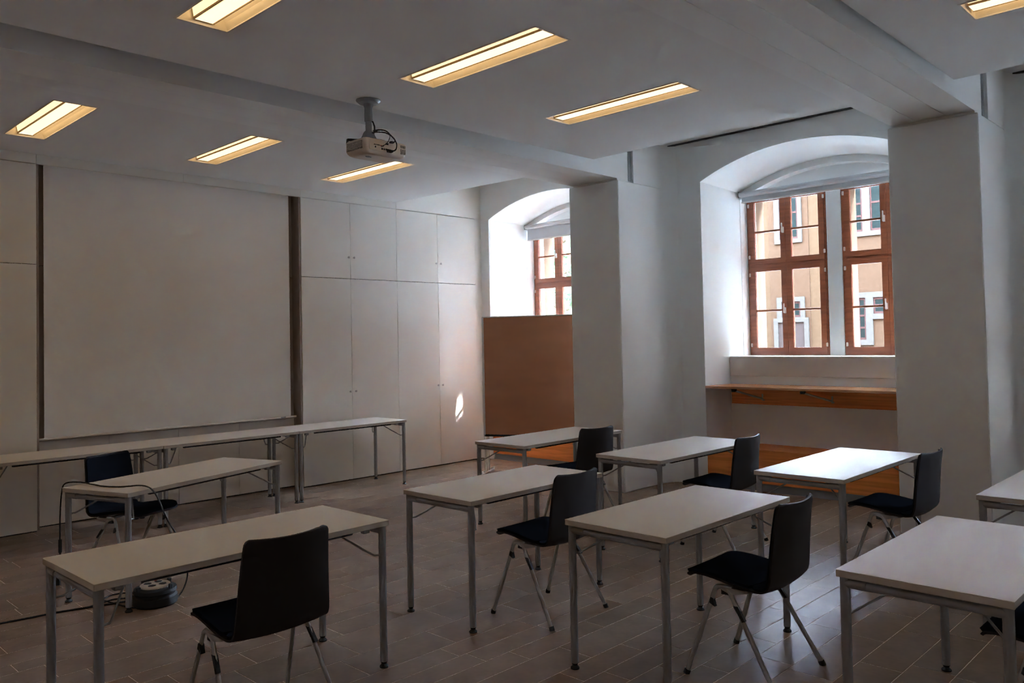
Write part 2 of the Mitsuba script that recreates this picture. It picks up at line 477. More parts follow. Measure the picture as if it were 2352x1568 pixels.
def window(y0, y1, label, num):
    w = thing(f'window_{num}', label, 'window', kind='structure')
    X, D = XO + .012, .07
    ym = (y0 + y1) / 2
    fr = .042

    def ring(a, b, c, d, t, x, dep, tb=None):
        tb = tb or t
        return prism(sg.Polygon(rect(a, b, c, d).exterior.coords, [list(rect(a + t, b - t, c + tb, d - t).exterior.coords)]), dep, 'x', x)
    part(w, 'frame', ring(y0 + .003, y1 - .003, WZ0, WZ1, fr, X, D), M_FRAME)
    part(w, 'mullion', box(X + .01, X + D, ym - .012, ym + .012, WZ0 + .04, WZ1 - .04), M_FRAME)
    part(w, 'transom', box(X + .006, X + D, y0 + .03, y1 - .03, 2.452, 2.484, .003), M_FRAME)
    for za, zb, zm in ((2.478, WZ1 - .030, 2.857), (WZ0 + .026, 2.458, 1.933)):
        for k, (a, b) in enumerate(((ym + .001, y1 - .030), (y0 + .030, ym - .001))):
            s = part(w, 'sash', ring(a, b, za, zb, .062, X - .010, .05, .048 if za > 2 else .058), M_FRAME)
            part(s, 'glazing_bead', ring(a + .056, b - .056, za + .05, zb - .056, .010, X - .002, .02), M_FRAME)
            part(s, 'glazing_bar', box(X - .004, X + .034, a + .05, b - .05, zm - .011, zm + .011, .003), M_FRAME)
            for pa, pb in ((za + .04, zm), (zm, zb - .05)):
                v = np.array([(X + .015, a + .05, pa), (X + .015, b - .05, pa), (X + .015, b - .05, pb), (X + .015, a + .05, pb)])
                part(s, 'pane', (v, np.array([(0, 1, 2), (0, 2, 3)])), 'mat_pane')
            ys = (y1 - .030) if k == 0 else (y0 + .030)
            for hz in (za + .09, zb - .10):
                part(s, 'hinge', box(X - .020, X - .008, ys - .011, ys + .011, hz - .022, hz + .022, .004), M_WHITE, label='small white hinge cover')
        h = part(w, 'handle', join(box(X - .024, X - .008, ym + .014, ym + .040, zm - .04, zm + .03, .004), box(X - .05, X - .036, ym + .020, ym + .034, zm - .035, zm + .075, .004), box(X - .045, X - .018, ym + .021, ym + .033, zm - .012, zm + .0, .003)), M_WHITE, label='white window handle')


WL = ['brown wooden four leaf window in the bright arched niche, whole window in view above the shelf', 'brown wooden four leaf window partly cut off by the broad pillar',
      'brown wooden window above the pinboards with tree leaves behind its glass', 'brown wooden window in the pinboard niche, behind the slim pillar',
      'brown wooden window in the third niche behind the broad pillar', 'second brown wooden window of the third niche behind the broad pillar']
for i, ((a, b), l) in enumerate(zip(WIN, WL)):
    window(a, b, l, i + 1)

# sills, blinds, shelf and wooden boxes of the niches
for i, n in enumerate(NICHES):
    c, ic = n['c'], n['ic']
    word = ('bright window niche behind the shelf', 'niche behind the pinboards', 'niche behind the broad pillar')[i]
    bl = thing('roller_blind', f'pale grey roller blind in the {word}', 'blind')
    drop = 3.205 if i != 1 else 3.10
    part(bl, 'roller', tube([(XI + .01 - .03, ic - 1.03, 3.295), (XI - .02, ic + 1.03, 3.295)], .032, 20), M_BLIND, smooth=40)
    part(bl, 'fabric', box(XI - .002, XI + .000, ic - 1.015, ic + 1.015, drop, 3.30), M_BLIND)
    part(bl, 'bottom_bar', box(XI - .008, XI + .006, ic - 1.02, ic + 1.02, drop - .008, drop + .012, .003), M_WHITE)
    for s in (-1, 1):
        part(bl, 'bracket', box(XI - .05, XI + .015, ic + s * 1.032 - .004, ic + s * 1.032 + .004, 3.26, 3.335, .003), M_GREYPAINT)
    ys0, ys1 = ic - IHALF - .012, ic + IHALF + .025
    st = thing('window_sill', f'white boxed window sill across the {word}', 'window sill', kind='structure')
    part(st, 'front_panel', box(8.437, 8.462, ys0, ys1, 1.192, 1.400, .002), M_WHITE)
    part(st, 'board', box(8.432, 8.90, ys0, ys1, 1.393, 1.412, .004), M_WHITE)
    if i < 2:
        ob = thing('wooden_casing', f'low orange wooden casing across the bottom of the {word}', 'wooden box')
        dx = -.055 if i == 1 else 0
        part(ob, 'front_board', box(XW - .004 + dx, XW + .02 + dx, c - HALF + .004, c + HALF - .004, .085, .440, .003), M_WOOD)
        part(ob, 'top_board', box(XW + .02 + dx, 8.459, c - HALF + .05, c + HALF - .05, .420, .440, .002), M_WOOD)
        part(ob, 'plinth', box(XW + .03 + dx, XW + .06 + dx, c - HALF + .004, c + HALF - .004, 0, .09), M_GREYPAINT)
    if i == 0:
        sh = thing('folding_shelf', 'glossy orange wooden folding shelf on brackets in the bright window niche', 'shelf')
        part(sh, 'top_board', box(XW - .03, 8.455, c - HALF + .01, c + HALF - .012, 1.073, 1.100, .004), M_WOODTOP)
        part(sh, 'wall_board', box(8.43, 8.459, c - IHALF + .01, c + IHALF + .01, .878, 1.070, .003), M_WOOD)
        for yb in (c + .80, c + .02):
            br = part(sh, 'bracket', join(tube([(8.40, yb - .14, .945), (8.10, yb + .03, 1.045)], .011, 10), tube([(8.43, yb - .14, .93), (8.395, yb - .14, .93), (8.395, yb - .14, 1.0)], .009, 8)), M_ALU, smooth=40, label='folding metal bracket')
            part(br, 'end_cap', box(8.06, 8.12, yb + .015, yb + .055, 1.035, 1.072, .006), M_BLACK)

# ------------------------------------------------------------------ projection screen
sc = thing('projection_screen', 'large white pull down projection screen in the wall recess', 'projection screen')
sm = box(2.382, 4.935, 8.358, 8.360, .828, 3.42)
part(sc, 'sheet', sm, M_SCREEN)
part(sc, 'bottom_bar', tube([(2.335, 8.356, .822), (5.000, 8.356, .822)], .0125, 14), M_WHITE, smooth=40)
part(sc, 'bar_label', box(4.80, 4.86, 8.3425, 8.344, .816, .830), M_GREYPAINT)
part(sc, 'casing', box(2.32, 5.02, 8.31, 8.43, 3.40, 3.52), M_WHITE)

# ------------------------------------------------------------------ ceiling lights
LAMP_L = 1.0 / 2 ** exposure
glow = {'type': 'area', 'radiance': {'type': 'rgb', 'value': [2.5 * LAMP_L, 1.60 * LAMP_L, 0.76 * LAMP_L]}}
glow_side = {'type': 'area', 'radiance': {'type': 'rgb', 'value': [1.85 * LAMP_L, 1.17 * LAMP_L, 0.50 * LAMP_L]}}
names = {(0, 'mid'): 'cut by the top edge of the view', (1, 'mid'): 'in front of the projector', (2, 'mid'): 'nearest the bright window niche', (0, 'far'): 'farthest from the windows, over the front tables',
         (1, 'far'): 'in front of the projection screen', (2, 'far'): 'just below the hanging projector', (2, 'near'): 'beyond the wide beam in the top corner', (1, 'near'): 'overhead in the near bay', (0, 'near'): 'in the near bay farthest from the windows'}


def lamp(x0, x1, y0, y1, where):
    t = thing('ceiling_light', f'warm glowing recessed ceiling light {where}', 'ceiling light', group='recessed ceiling lights')
    xa, xb, W = x0, x1, x1 - x0
    part(t, 'trim', prism(sg.Polygon(rect(xa - .006, xb + .006, y0 - .006, y1 + .006).exterior.coords, [list(rect(xa + .006, xb - .006, y0 + .006, y1 - .006).exterior.coords)]), .008, 'z', ZC - .003), M_WHITE)
    H = .085
    prof = [(xa + .004, 0), (xa + .020, .045), (xa + .055, H), (xb - .055, H), (xb - .020, .045), (xb - .004, 0)]
    refl = loft([(x, y0 + .004, ZC + z) for x, z in prof], [(x, y1 - .004, ZC + z) for x, z in prof])
    part(t, 'reflector', refl, M_REFLECTOR)
    for ye in (y0 + .004, y1 - .004):
        part(t, 'end_plate', prism(sg.Polygon(prof), .003, 'y', ye - .0015).apply_translation([0, 0, ZC]), M_REFLECTOR)
    ca, cb = xa + W * .32, xa + W * .70
    for nm, bp, em, up in (('diffuser', [(ca + .008, .015), (cb - .008, .015)], glow, False), ('side_diffuser', [(ca - .010, H - .002), (ca - .001, .030), (ca + .008, .016)], glow_side, True), ('side_diffuser', [(cb - .008, .016), (cb + .001, .030), (cb + .010, H - .002)], glow_side, True)):
        v, f = loft([(x, y0 + .02, ZC + z) for x, z in bp], [(x, y1 - .02, ZC + z) for x, z in bp])
        fx = np.array(f)
        m = trimesh.Trimesh(v, np.vstack([fx[:, [0, 1, 2]], fx[:, [0, 2, 3]]]), process=False)
        if m.face_normals[0][2] > 0: m.invert()
        k = part(t, nm, m, M_WHITE)
        scene[k]['emitter'] = em
    part(t, 'lip', join(box(ca - .005, ca + .001, y0 + .015, y1 - .015, ZC + .012, ZC + .024), box(cb - .001, cb + .003, y0 + .015, y1 - .015, ZC + .014, ZC + .022)), M_LAMPLIP)
    part(t, 'wire_clip', tube([(ca - .004, y0 + .03, ZC + .015), (ca - .03, y0 + .03, ZC + .03), (ca - .03, y0 + .03, ZC + .08)], .002, 6), M_LAMPLIP)


for i, w in lamp_list[:7]:
    lamp(*LX[i], *LY[w], names[(i, w)])
for i, w in lamp_list[7:]:  # unseen lamps continuing the grid, added for more fill light
    lamp(*LX[i], *LY[w], 'added in unseen rows to brighten the room')

# ------------------------------------------------------------------ tables
TZ = .745
leg_ply = mikit.ply(lathe([(0, .03), (.019, .03), (.019, TZ - .030), (0, TZ - .030)], 20), M_STEEL, smooth=40)
foot_ply = mikit.ply(lathe([(0, 0), (.022, 0), (.023, .006), (.017, .012), (.012, .018), (.015, .024), (.019, .032), (0, .032)], 18), M_BLACK, smooth=40)
TABLE = {}
for L in (1.43, 1.228, 1.41):
    W = .606
    a, b = L / 2, W / 2
    TABLE[L] = dict(
        top=mikit.ply(box(-a, a, -b, b, TZ - .0015, TZ, .0006), M_TOP),
        edge=mikit.ply(box(-a + .0003, a - .0003, -b + .0003, b - .0003, TZ - .028, TZ - .0014, .002), M_EDGE),
        bar=mikit.ply(join(tube([(0, -b + .03, TZ - .053), (0, b - .03, TZ - .053)], .0165, 14), tube([(0, -b + .03, TZ - .051), (0, -b + .11, TZ - .051)], .0195, 14), tube([(0, b - .11, TZ - .051), (0, b - .03, TZ - .051)], .0195, 14)), M_STEEL, smooth=40),
        rail=mikit.ply(box(-a * .72, a * .72, -.012, .012, TZ - .046, TZ - .027, .003), M_BLACK), L=L, W=W)


def brace_mesh(s):
    return tube(spline([(.030, s * .277, .572), (.06, s * .270, .572), (.085, s * .252, .583), (.20, s * .10, .690), (.215, s * .085, .716)], 5), .0052, 8)


brace_ply = {s: mikit.ply(brace_mesh(s), M_STEEL, smooth=40) for s in (-1, 1)}
clip_ply = mikit.ply(box(-.02, .02, -.015, .015, -.028, 0, .004), M_STEEL)


def table(L, x, y, deg, label, group=None):
    t = thing('folding_table', label, 'table', group)
    P, m = TABLE[L], pose(x, y, 0, deg)
    a, b = L / 2, P['W'] / 2
    k = part(t, 'tabletop', P['top'], None, to_world=m)
    part(k, 'edge_band', P['edge'], None, to_world=m, label='darker cream edge band')
    for sx in (-1, 1):
        for sy in (-1, 1):
            mm = m @ T().translate([sx * (a - .026), sy * (b - .026), 0])
            k = part(t, 'leg', leg_ply, None, to_world=mm)
            part(k, 'foot', foot_ply, None, to_world=mm, label='black levelling foot')
            end = m @ T().translate([sx * a, 0, 0]) @ (T().rotate([0, 0, 1], 180) if sx > 0 else T())
            part(t, 'brace', brace_ply[sy], None, to_world=end)
        part(t, 'crossbar', P['bar'], None, to_world=m @ T().translate([sx * (a - .026), 0, 0]))
        part(t, 'linking_clip', clip_ply, None, to_world=m @ T().translate([sx * (a - .11), -b + .055, TZ - .028]))
    for sy in (-1, 1):
        part(t, 'side_rail', P['rail'], None, to_world=m @ T().translate([0, sy * (b - .045), 0]))
    return t


table(1.43, 1.846, 3.694, .7, 'long pale folding table nearest the viewer, with the chair showing its whole back', 'classroom tables')
table(1.228, 3.760, 3.722, .6, 'pale folding table in the middle of the room, second row from the near side', 'classroom tables')
table(1.228, 3.752, 2.399, -.4, 'pale folding table behind the chair that stands fully in view', 'classroom tables')
table(1.228, 3.752, 1.026, 0, 'large looking pale folding table in the near corner below the broad pillar', 'classroom tables')
table(1.43, 5.772, 5.113, 1, 'pale folding table right in front of the brown pinboards', 'classroom tables')
table(1.43, 5.768, 3.710, -.5, 'pale folding table before the shelf niche, next to the pinboard table', 'classroom tables')
table(1.43, 5.780, 2.377, 0, 'pale folding table reflecting blue window light, by the broad pillar', 'classroom tables')
table(1.43, 5.757, 1.028, 0, 'pale folding table cut off by the view beyond the broad pillar', 'classroom tables')
table(1.43, 2.553, 5.826, 19.4, 'pale folding table standing askew with a black cable lying over it', 'classroom tables')
table(1.41, 5.258, 7.838, 0, 'pale folding table at the window end of the row along the cupboards', 'wall row tables')
table(1.41, 3.845, 7.842, 0, 'pale folding table in the middle of the row below the projection screen', 'wall row tables')
table(1.41, 2.432, 7.846, 0, 'pale folding table of the wall row behind the lone front chair', 'wall row tables')

# ------------------------------------------------------------------ chairs
PROF = spline([(.262, .458), (.252, .474), (.225, .488), (.17, .492), (.08, .483), (-.02, .466), (-.10, .454), (-.150, .454), (-.178, .466), (-.194, .495), (-.202, .545), (-.212, .63), (-.228, .75), (-.248, .866)], 6)


def chair_sheet(off, s0, s1, inset, thick, n_across=22):
    """A bent sheet along the chair's profile, from share s0 to s1, offset by off along its upper normal."""
    seg = np.r_[0, np.cumsum(np.linalg.norm(np.diff(PROF, axis=0), axis=1))]; S = seg[-1]
    s = np.concatenate([np.linspace(s0 * S, s0 * S + .05, 9)[:-1], np.linspace(s0 * S + .05, s1 * S - .04, 44)[:-1], np.linspace(s1 * S - .04, s1 * S, 9)])
    py, pz = np.interp(s, seg, PROF[:, 0]), np.interp(s, seg, PROF[:, 1])
    t = np.stack([np.gradient(py, s), np.gradient(pz, s)], 1); t /= np.linalg.norm(t, axis=1, keepdims=True)
    nrm = np.stack([t[:, 1], -t[:, 0]], 1)                           # up for the seat, forward for the back
    w = np.interp(s / S, [0, .1, .3, .46, .6, 1], [.205, .218, .228, .228, .220, .196]) - inset
    d0, d1 = s - s[0], s[-1] - s
    w = w - np.where(d0 < .05, .05 - np.sqrt(np.maximum(0, .05 ** 2 - (.05 - d0) ** 2)), 0) * .9 - np.where(d1 < .025, .025 - np.sqrt(np.maximum(0, .025 ** 2 - (.025 - d1) ** 2)), 0) * .9
    bow = np.interp(s / S, [0, .2, .42, .55, .75, 1], [0, .008, .014, .016, .026, .036])
    u = np.linspace(-1, 1, n_across)
    top, bot = [], []
    for i in range(len(s)):
        for q in u:
            x = q * w[i]
            lift = bow[i] * (q * q - .45)
            for o, dst in ((off + thick, top), (off, bot)):
                dst.append((x, py[i] + nrm[i, 0] * (o + lift), pz[i] + nrm[i, 1] * (o + lift)))
    n, m = len(s), n_across
    V = np.vstack([top, bot]); F = []
    idx = lambda i, j, k=0: k * n * m + i * m + j  # noqa: E731
    for i in range(n - 1):
        for j in range(m - 1):
            F += [(idx(i, j), idx(i, j + 1), idx(i + 1, j + 1)), (idx(i, j), idx(i + 1, j + 1), idx(i + 1, j))]
            F += [(idx(i, j, 1), idx(i + 1, j + 1, 1), idx(i, j + 1, 1)), (idx(i, j, 1), idx(i + 1, j, 1), idx(i + 1, j + 1, 1))]
    edge = [(i, 0) for i in range(n)] + [(n - 1, j) for j in range(1, m)] + [(i, m - 1) for i in range(n - 2, -1, -1)] + [(0, j) for j in range(m - 2, 0, -1)]
    for a, b in zip(edge, edge[1:] + edge[:1]):
        F += [(idx(*a), idx(*b), idx(*b, 1)), (idx(*a), idx(*b, 1), idx(*a, 1))]
    mesh = trimesh.Trimesh(V, F, process=False)
    return mesh


CH = dict(shell=mikit.ply(chair_sheet(-.010, 0, 1, 0, .010), M_SHELL, smooth=35),
          seat_pad=mikit.ply(chair_sheet(.0005, .015, .425, .006, .014), M_FABRIC, smooth=50),
          back_pad=mikit.ply(chair_sheet(.0005, .425, .985, .006, .011), M_FABRIC, smooth=50))
for s in (-1, 1):
    lerp = lambda p, q, t: tuple(np.array(p) + (np.array(q) - np.array(p)) * t)  # noqa: E731
    fa, fb = (s * .256, .231, .012), (s * .222, .092, .415)
    fpts = [lerp(fa, fb, t) for t in (0, .3, .6, .9)] + list(spline([fb, (s * .2205, .084, .436), (s * .218, .068, .447), (s * .214, .035, .449), (s * .212, .000, .447)], 5))
    ra, rb = (s * .258, -.230, .012), (s * .218, .008, .425)
    rpts = [lerp(ra, rb, t) for t in (0, .3, .6, .9)] + list(spline([rb, (s * .2165, .018, .438), (s * .214, .028, .447)], 4))
    CH['front', s] = mikit.ply(tube(fpts, .0125, 12, ry=.0085, up=[0, 1, 0]), M_ALU, smooth=50)
    CH['rear', s] = mikit.ply(tube(rpts, .0125, 12, ry=.0085, up=[0, 1, 0]), M_ALU, smooth=50)
    CH['ff', s] = mikit.ply(tube([(s * .2575, .236, 0), (s * .2555, .228, .022)], .0165, 12, ry=.0115, up=[0, 1, 0]), M_BLACK, smooth=50)
    CH['rf', s] = mikit.ply(tube([(s * .2595, -.235, 0), (s * .2575, -.226, .022)], .0165, 12, ry=.0115, up=[0, 1, 0]), M_BLACK, smooth=50)
    CH['bracket', s] = mikit.ply(join(trimesh.convex.convex_hull(np.array([(s * x, y, z) for x in (.190, .224) for y, z in ((.066, .449), (.060, .438), (.020, .424), (-.020, .424), (-.085, .440), (-.085, .450))])), box(s * .196, s * .218, .0, .04, .412, .43, .006)), M_ALU)
    CH['stack', s] = mikit.ply(trimesh.convex.convex_hull(np.array([(s * .205 + dx, .035 + dy, .425 + dz) for dx in (-.014, .014) for dy in (-.02, .02) for dz in (-.012, .012)])), M_BLACK)

    def clip(p0, q0, s=s):
        return mikit.ply(tube([p0, q0], [.019, .013], 8, ry=[.013, .010], up=[0, 1, 0]), M_BLACK, smooth=40)
    CH['fclip', s] = mikit.ply(trimesh.convex.convex_hull(np.array([(s * .226 + dx, y, z) for dx in (-.011, .011) for y, z in ((.104, .392), (.112, .366), (.082, .350), (.092, .388))])), M_BLACK)
    CH['rclip', s] = mikit.ply(trimesh.convex.convex_hull(np.array([(s * x + dx, y, z) for dx in (-.010, .008) for x, y, z in ((.2235, -.034, .372), (.2235, -.012, .372), (.232, -.076, .312), (.231, -.060, .306))])), M_BLACK)
CH['spar'] = mikit.ply(join(box(-.2, .2, .0, .03, .438, .452, .004), box(-.2, .2, -.10, -.07, .436, .448, .004)), M_STEEL)


def chair(x, y, deg, label, group='classroom chairs'):
    t = thing('stacking_chair', label, 'chair', group)
    m = pose(x, y, 0, deg)
    part(t, 'shell', CH['shell'], None, to_world=m)
    part(t, 'seat_pad', CH['seat_pad'], None, to_world=m, label='dark blue fabric seat pad')
    part(t, 'back_pad', CH['back_pad'], None, to_world=m, label='dark blue fabric back pad')
    for s in (-1, 1):
        k = part(t, 'leg', CH['front', s], None, to_world=m)
        part(k, 'foot', CH['ff', s], None, to_world=m, label='black foot cap')
        part(k, 'stacking_clip', CH['fclip', s], None, to_world=m, label='black plastic clip')
        k = part(t, 'leg', CH['rear', s], None, to_world=m)
        part(k, 'foot', CH['rf', s], None, to_world=m, label='black foot cap')
        part(k, 'stacking_clip', CH['rclip', s], None, to_world=m, label='black plastic clip')
        k = part(t, 'bracket', CH['bracket', s], None, to_world=m)
        part(k, 'buffer', CH['stack', s], None, to_world=m, label='black plastic buffer')
    part(t, 'spar', CH['spar'], None, to_world=m)


chair(1.800, 3.318, 0, 'black chair seen squarely from behind, nearest the viewer, at the long near table')
chair(3.737, 3.354, 1.5, 'black chair at the table in the middle of the room, overlapping the next table corner')
chair(3.745, 2.003, 1.5, 'black chair fully in view on the tiles in front of the broad pillar')
chair(5.730, 4.735, -9, 'black chair at the table in front of the brown pinboards')
chair(5.860, 3.370, 1.5, 'black chair between the shelf niche and the middle row table')
chair(5.810, 2.018, -2, 'black chair standing just in front of the broad pillar')
chair(3.770, .690, 0, 'black chair mostly cut off by the view, under the table in the near corner')
chair(2.345, 6.218, 202.5, 'lone black chair behind the askew cable table, facing the other way')

# ------------------------------------------------------------------ projector on its ceiling mount
pm = thing('projector_mount', 'grey ceiling mount pole holding up the projector', 'projector mount')
PX, PY = 3.563, 4.895
part(pm, 'ceiling_plate', lathe([(0, -.05), (.033, -.05), (.036, -.030), (.075, -.022), (.090, -.006), (.090, 0), (0, 0)], 32).apply_translation([PX, PY, ZC]), M_GREYPAINT, smooth=35)
part(pm, 'outer_tube', lathe([(0, 3.288), (.030, 3.288), (.030, 3.345), (.029, 3.348), (.029, 3.42), (0, 3.42)], 24).apply_translation([PX, PY, 0]), M_GREYPAINT, smooth=35)
part(pm, 'inner_tube', lathe([(0, 3.17), (.0235, 3.17), (.0235, 3.30), (0, 3.30)], 24).apply_translation([PX, PY, 0]), M_GREYPAINT, smooth=35)
part(pm, 'swivel_head', trimesh.convex.convex_hull(np.array([(PX + dx, PY + dy, z) for z, r in ((3.145, .05), (3.155, .05), (3.215, .026)) for dx in (-r, r) for dy in (-r * .7, r * .7)])), M_GREYPAINT)
for s in (-1, 1):
    part(pm, 'arm', join(tube([(PX, PY, 3.148), (PX + s * .10 - .03, PY + .085, 3.15)], .008, 8), tube([(PX + s * .10 - .03, PY + .085, 3.15), (PX + s * .10 - .03, PY + .085, 3.118)], .007, 8)), M_BLACK)
part(pm, 'arm', join(box(PX - .04, PX + .08, PY - .09, PY + .05, 3.138, 3.146, .002), tube([(PX + .06, PY - .085, 3.142), (PX + .06, PY - .085, 3.118)], .007, 8), tube([(PX - .01, PY + .04, 3.145), (PX - .125, PY + .10, 3.150), (PX - .125, PY + .10, 3.118)], .007, 8)), M_BLACK)

pj = thing('projector', 'white projector hanging upside down from the ceiling mount', 'projector')
pa, pb, pc, pd, pe, pg = 3.410, 3.790, 4.730, 4.985, 3.012, 3.122


def rounded(x0, x1, y0, y1, r, n=6):
    return rect(x0 + r, x1 - r, y0 + r, y1 - r).buffer(r, quad_segs=n)


layers = []
for z, ins in ((pe - .004, .06), (pe, .035), (pe + .010, .016), (pe + .024, .006), (pe + .04, 0), (pg - .008, 0), (pg, .006)):
    c = np.array(rounded(pa + ins, pb - ins, pc + ins * .6, pd - ins, .03).exterior.coords)[:-1]
    layers.append(np.c_[c, np.full(len(c), z)])
body = trimesh.convex.convex_hull(np.vstack(layers))
part(pj, 'body', body, M_PROJ, smooth=28)
yb = pc - .001
part(pj, 'connector_plate', prism(rounded(pa + .036, pa + .240, pe + .026, pg - .012, .012), .004, 'y', pc - .003), M_PROJ)
g = part(pj, 'side_vent', box(pa - .002, pa + .004, pc + .035, pd - .03, pe + .035, pg - .018, .001), M_BLACK, label='dark slotted side vent')
for k in range(17):
    y = pc + .041 + k * .0112
    part(g, 'slat', box(pa - .0035, pa - .001, y, y + .0034, pe + .035, pg - .018), M_PROJ)
for zz in (pe + .047, pe + .058, pe + .069, pe + .080):
    part(g, 'cross_slat', box(pa - .0034, pa - .001, pc + .035, pd - .03, zz, zz + .003), M_PROJ)
for za, zb in ((pe + .030, pe + .066), (pe + .074, pg - .014)):
    g = part(pj, 'rear_vent', box(pb - .062, pb - .016, pc - .002, pc + .003, za, zb, .001), M_BLACK, label='dark slotted rear vent')
    for k in range(5):
        part(g, 'slat', box(pb - .058 + k * .0094, pb - .0545 + k * .0094, pc - .0035, pc - .001, za, zb), M_PROJ)
for k in range(6):
    part(pj, 'socket', lathe([(0, 0), (.0038, 0), (.0038, .003), (0, .003)], 10).apply_transform(trimesh.transformations.rotation_matrix(PI / 2, [1, 0, 0])).apply_translation([pa + .080 + k * .0115, pc - .003, pe + .066]), M_BLACK if k != 5 else M_RED)
for (a, b, c, d) in ((pa + .082, pa + .094, pe + .044, pe + .056), (pa + .142, pa + .162, pe + .060, pe + .066), (pa + .140, pa + .155, pe + .036, pe + .050), (pa + .160, pa + .172, pe + .036, pe + .050), (pa + .176, pa + .205, pe + .036, pe + .05), (pa + .18, pa + .205, pe + .078, pe + .092)):
    part(pj, 'port', box(a, b, pc - .0045, pc - .002, c, d, .001), M_BLACK)
emb = sg.Point(0, 0).buffer(1, quad_segs=10)
ell = shapely.affinity.scale(emb, .026, .015).difference(shapely.affinity.scale(emb, .016, .007))
part(pj, 'emblem', prism(ell, .002, 'z', pe - .0055).apply_translation([pa + .10, pc + .10, 0]), M_GREYPAINT)
part(pj, 'lens', lathe([(0, 0), (.032, 0), (.034, .012), (.03, .02), (0, .016)], 20).apply_transform(trimesh.transformations.rotation_matrix(-PI / 2, [1, 0, 0])).apply_translation([pa + .28, pd - .004, pe + .055]), M_BLACK, smooth=30)
qy = lambda u, v, y: tuple(on_y(u, v, y))  # noqa: E731
CB = [[(PX + .022, PY - .03, 3.20), qy(856, 304.5, 4.78), qy(868, 303, 4.70), qy(884, 304.5, 4.67), qy(897, 311, 4.66), qy(906, 320, 4.66), qy(911, 331, 4.66), qy(910.5, 340, 4.66), qy(906, 346, 4.67), qy(896, 347, 4.71)],
      [(PX + .024, PY - .03, 3.22), qy(858, 300, 4.78), qy(870, 298, 4.70), qy(885, 300, 4.68), qy(896, 308.5, 4.67), qy(905, 319, 4.675), qy(907, 325, 4.69), qy(900, 327, 4.715)],
      [(PX + .020, PY - .03, 3.21), qy(860, 302, 4.78), qy(875, 299, 4.70), qy(889, 303, 4.69), qy(895.5, 311, 4.69), qy(893, 322, 4.69), qy(886, 331, 4.70), qy(877, 336, 4.722)]]
for k, (c, l) in enumerate(zip(CB, ('thick black cable looping out to the lowest projector port', 'black cable curving into the upper projector port', 'thin dark cable hanging down to the small round sockets'))):
    cb = thing('projector_cable', l, 'cable', 'projector cables')
    part(cb, 'lead', tube(spline(c, 6), (.0048, .004, .0026)[k], 8), M_BLACK, smooth=50)
    e = np.array(c[-1])
    w_ = (.020, .015, .006)[k]
    part(cb, 'plug', box(e[0] - w_, e[0] + w_, e[1] - .012, pc - .003, e[2] - w_ * .45, e[2] + w_ * .45, .002), M_BLACK)
cb = thing('projector_cable', 'short black cable strapped along the mount pole', 'cable', 'projector cables')
part(cb, 'lead', tube(spline([(PX + .02, PY - .022, 3.29), (PX + .032, PY - .028, 3.25), (PX + .03, PY - .028, 3.21), (PX + .025, PY - .02, 3.20)], 6), .006, 8), M_BLACK, smooth=50)

# ------------------------------------------------------------------ mobile pinboards
ang = math.degrees(math.atan2(-1.0, .5))
for k in range(3):
    lab = ('brown mobile pinboard standing in front of the other boards, left of the slim pillar', 'mobile pinboard stacked directly behind the front brown one, only a leg in view', 'rearmost of the stacked mobile pinboards, only a leg in view')[k]
    pbd = thing('pinboard', lab, 'pinboard', 'stacked mobile pinboards')
    m = T().translate([7.0 + .06 * k, 7.315 + .030 * k, 0]).rotate([0, 0, 1], ang)   # local x runs along the board
    w0 = 1.22
    z0, z1 = .465, 1.945
    part(pbd, 'board', box(.022, w0 - .022, -.010, .010, z0 + .02, z1 - .012, .001), M_PAPER, to_world=m)
    part(pbd, 'top_rail', box(0, w0, -.014, .014, z1 - .014, z1, .003), M_LIGHTALU, to_world=m)
    part(pbd, 'bottom_rail', box(0, w0, -.014, .014, z0, z0 + .026, .003), M_BLACK, to_world=m)
    for xx in (.010, w0 - .010):
        part(pbd, 'post', box(xx - .012, xx + .012, -.014, .014, z0, z1, .003), M_LIGHTALU, to_world=m)
        k2 = part(pbd, 'leg', box(xx - .008, xx + .010, -.012, .012, .02, z0 + .3, .003), M_WHITE, to_world=m)
        part(k2, 'foot', join(box(xx - .012, xx + .012, -.19, .19, .012, .030, .005), box(xx - .010, xx + .010, .165, .19, .0, .05, .004), box(xx - .010, xx + .010, -.19, -.165, .0, .05, .004)), M_WHITE, to_world=m)
    part(pbd, 'holder', join(box(-.012, .002, -.016, .016, 1.09, 1.15, .002), box(-.010, .002, -.015, .015, .64, 1.03, .002)), M_WHITE, to_world=m, label='white clip on the board edge')

# ------------------------------------------------------------------ cable reel and cables
RX, RY = 2.175, 5.375
rl = thing('cable_reel', 'black flat cable reel with a white four socket top on the floor', 'cable reel')
part(rl, 'drum', lathe([(0, .0), (.125, .0), (.135, .012), (.135, .055), (.120, .065), (.120, .075), (.132, .085), (.128, .105), (.095, .115), (0, .115)], 36).apply_translation([RX, RY, 0]), M_BLACK, smooth=35)
sp = part(rl, 'socket_plate', lathe([(0, .112), (.092, .112), (.092, .124), (.086, .128), (0, .128)], 36).apply_translation([RX, RY, 0]), M_WHITE, smooth=30, label='white socket plate')
for k in range(4):
    a = math.radians(45 + 90 * k)
    part(sp, 'socket', lathe([(0, .127), (.024, .127), (.024, .1295), (0, .1295)], 20).apply_translation([RX + .048 * math.cos(a), RY + .048 * math.sin(a), 0]), M_BLACK, smooth=30)
part(sp, 'button', lathe([(0, .127), (.009, .127), (.009, .138), (0, .138)], 12).apply_translation([RX + .03, RY + .07, 0]), M_RED, smooth=30, label='red reset button')
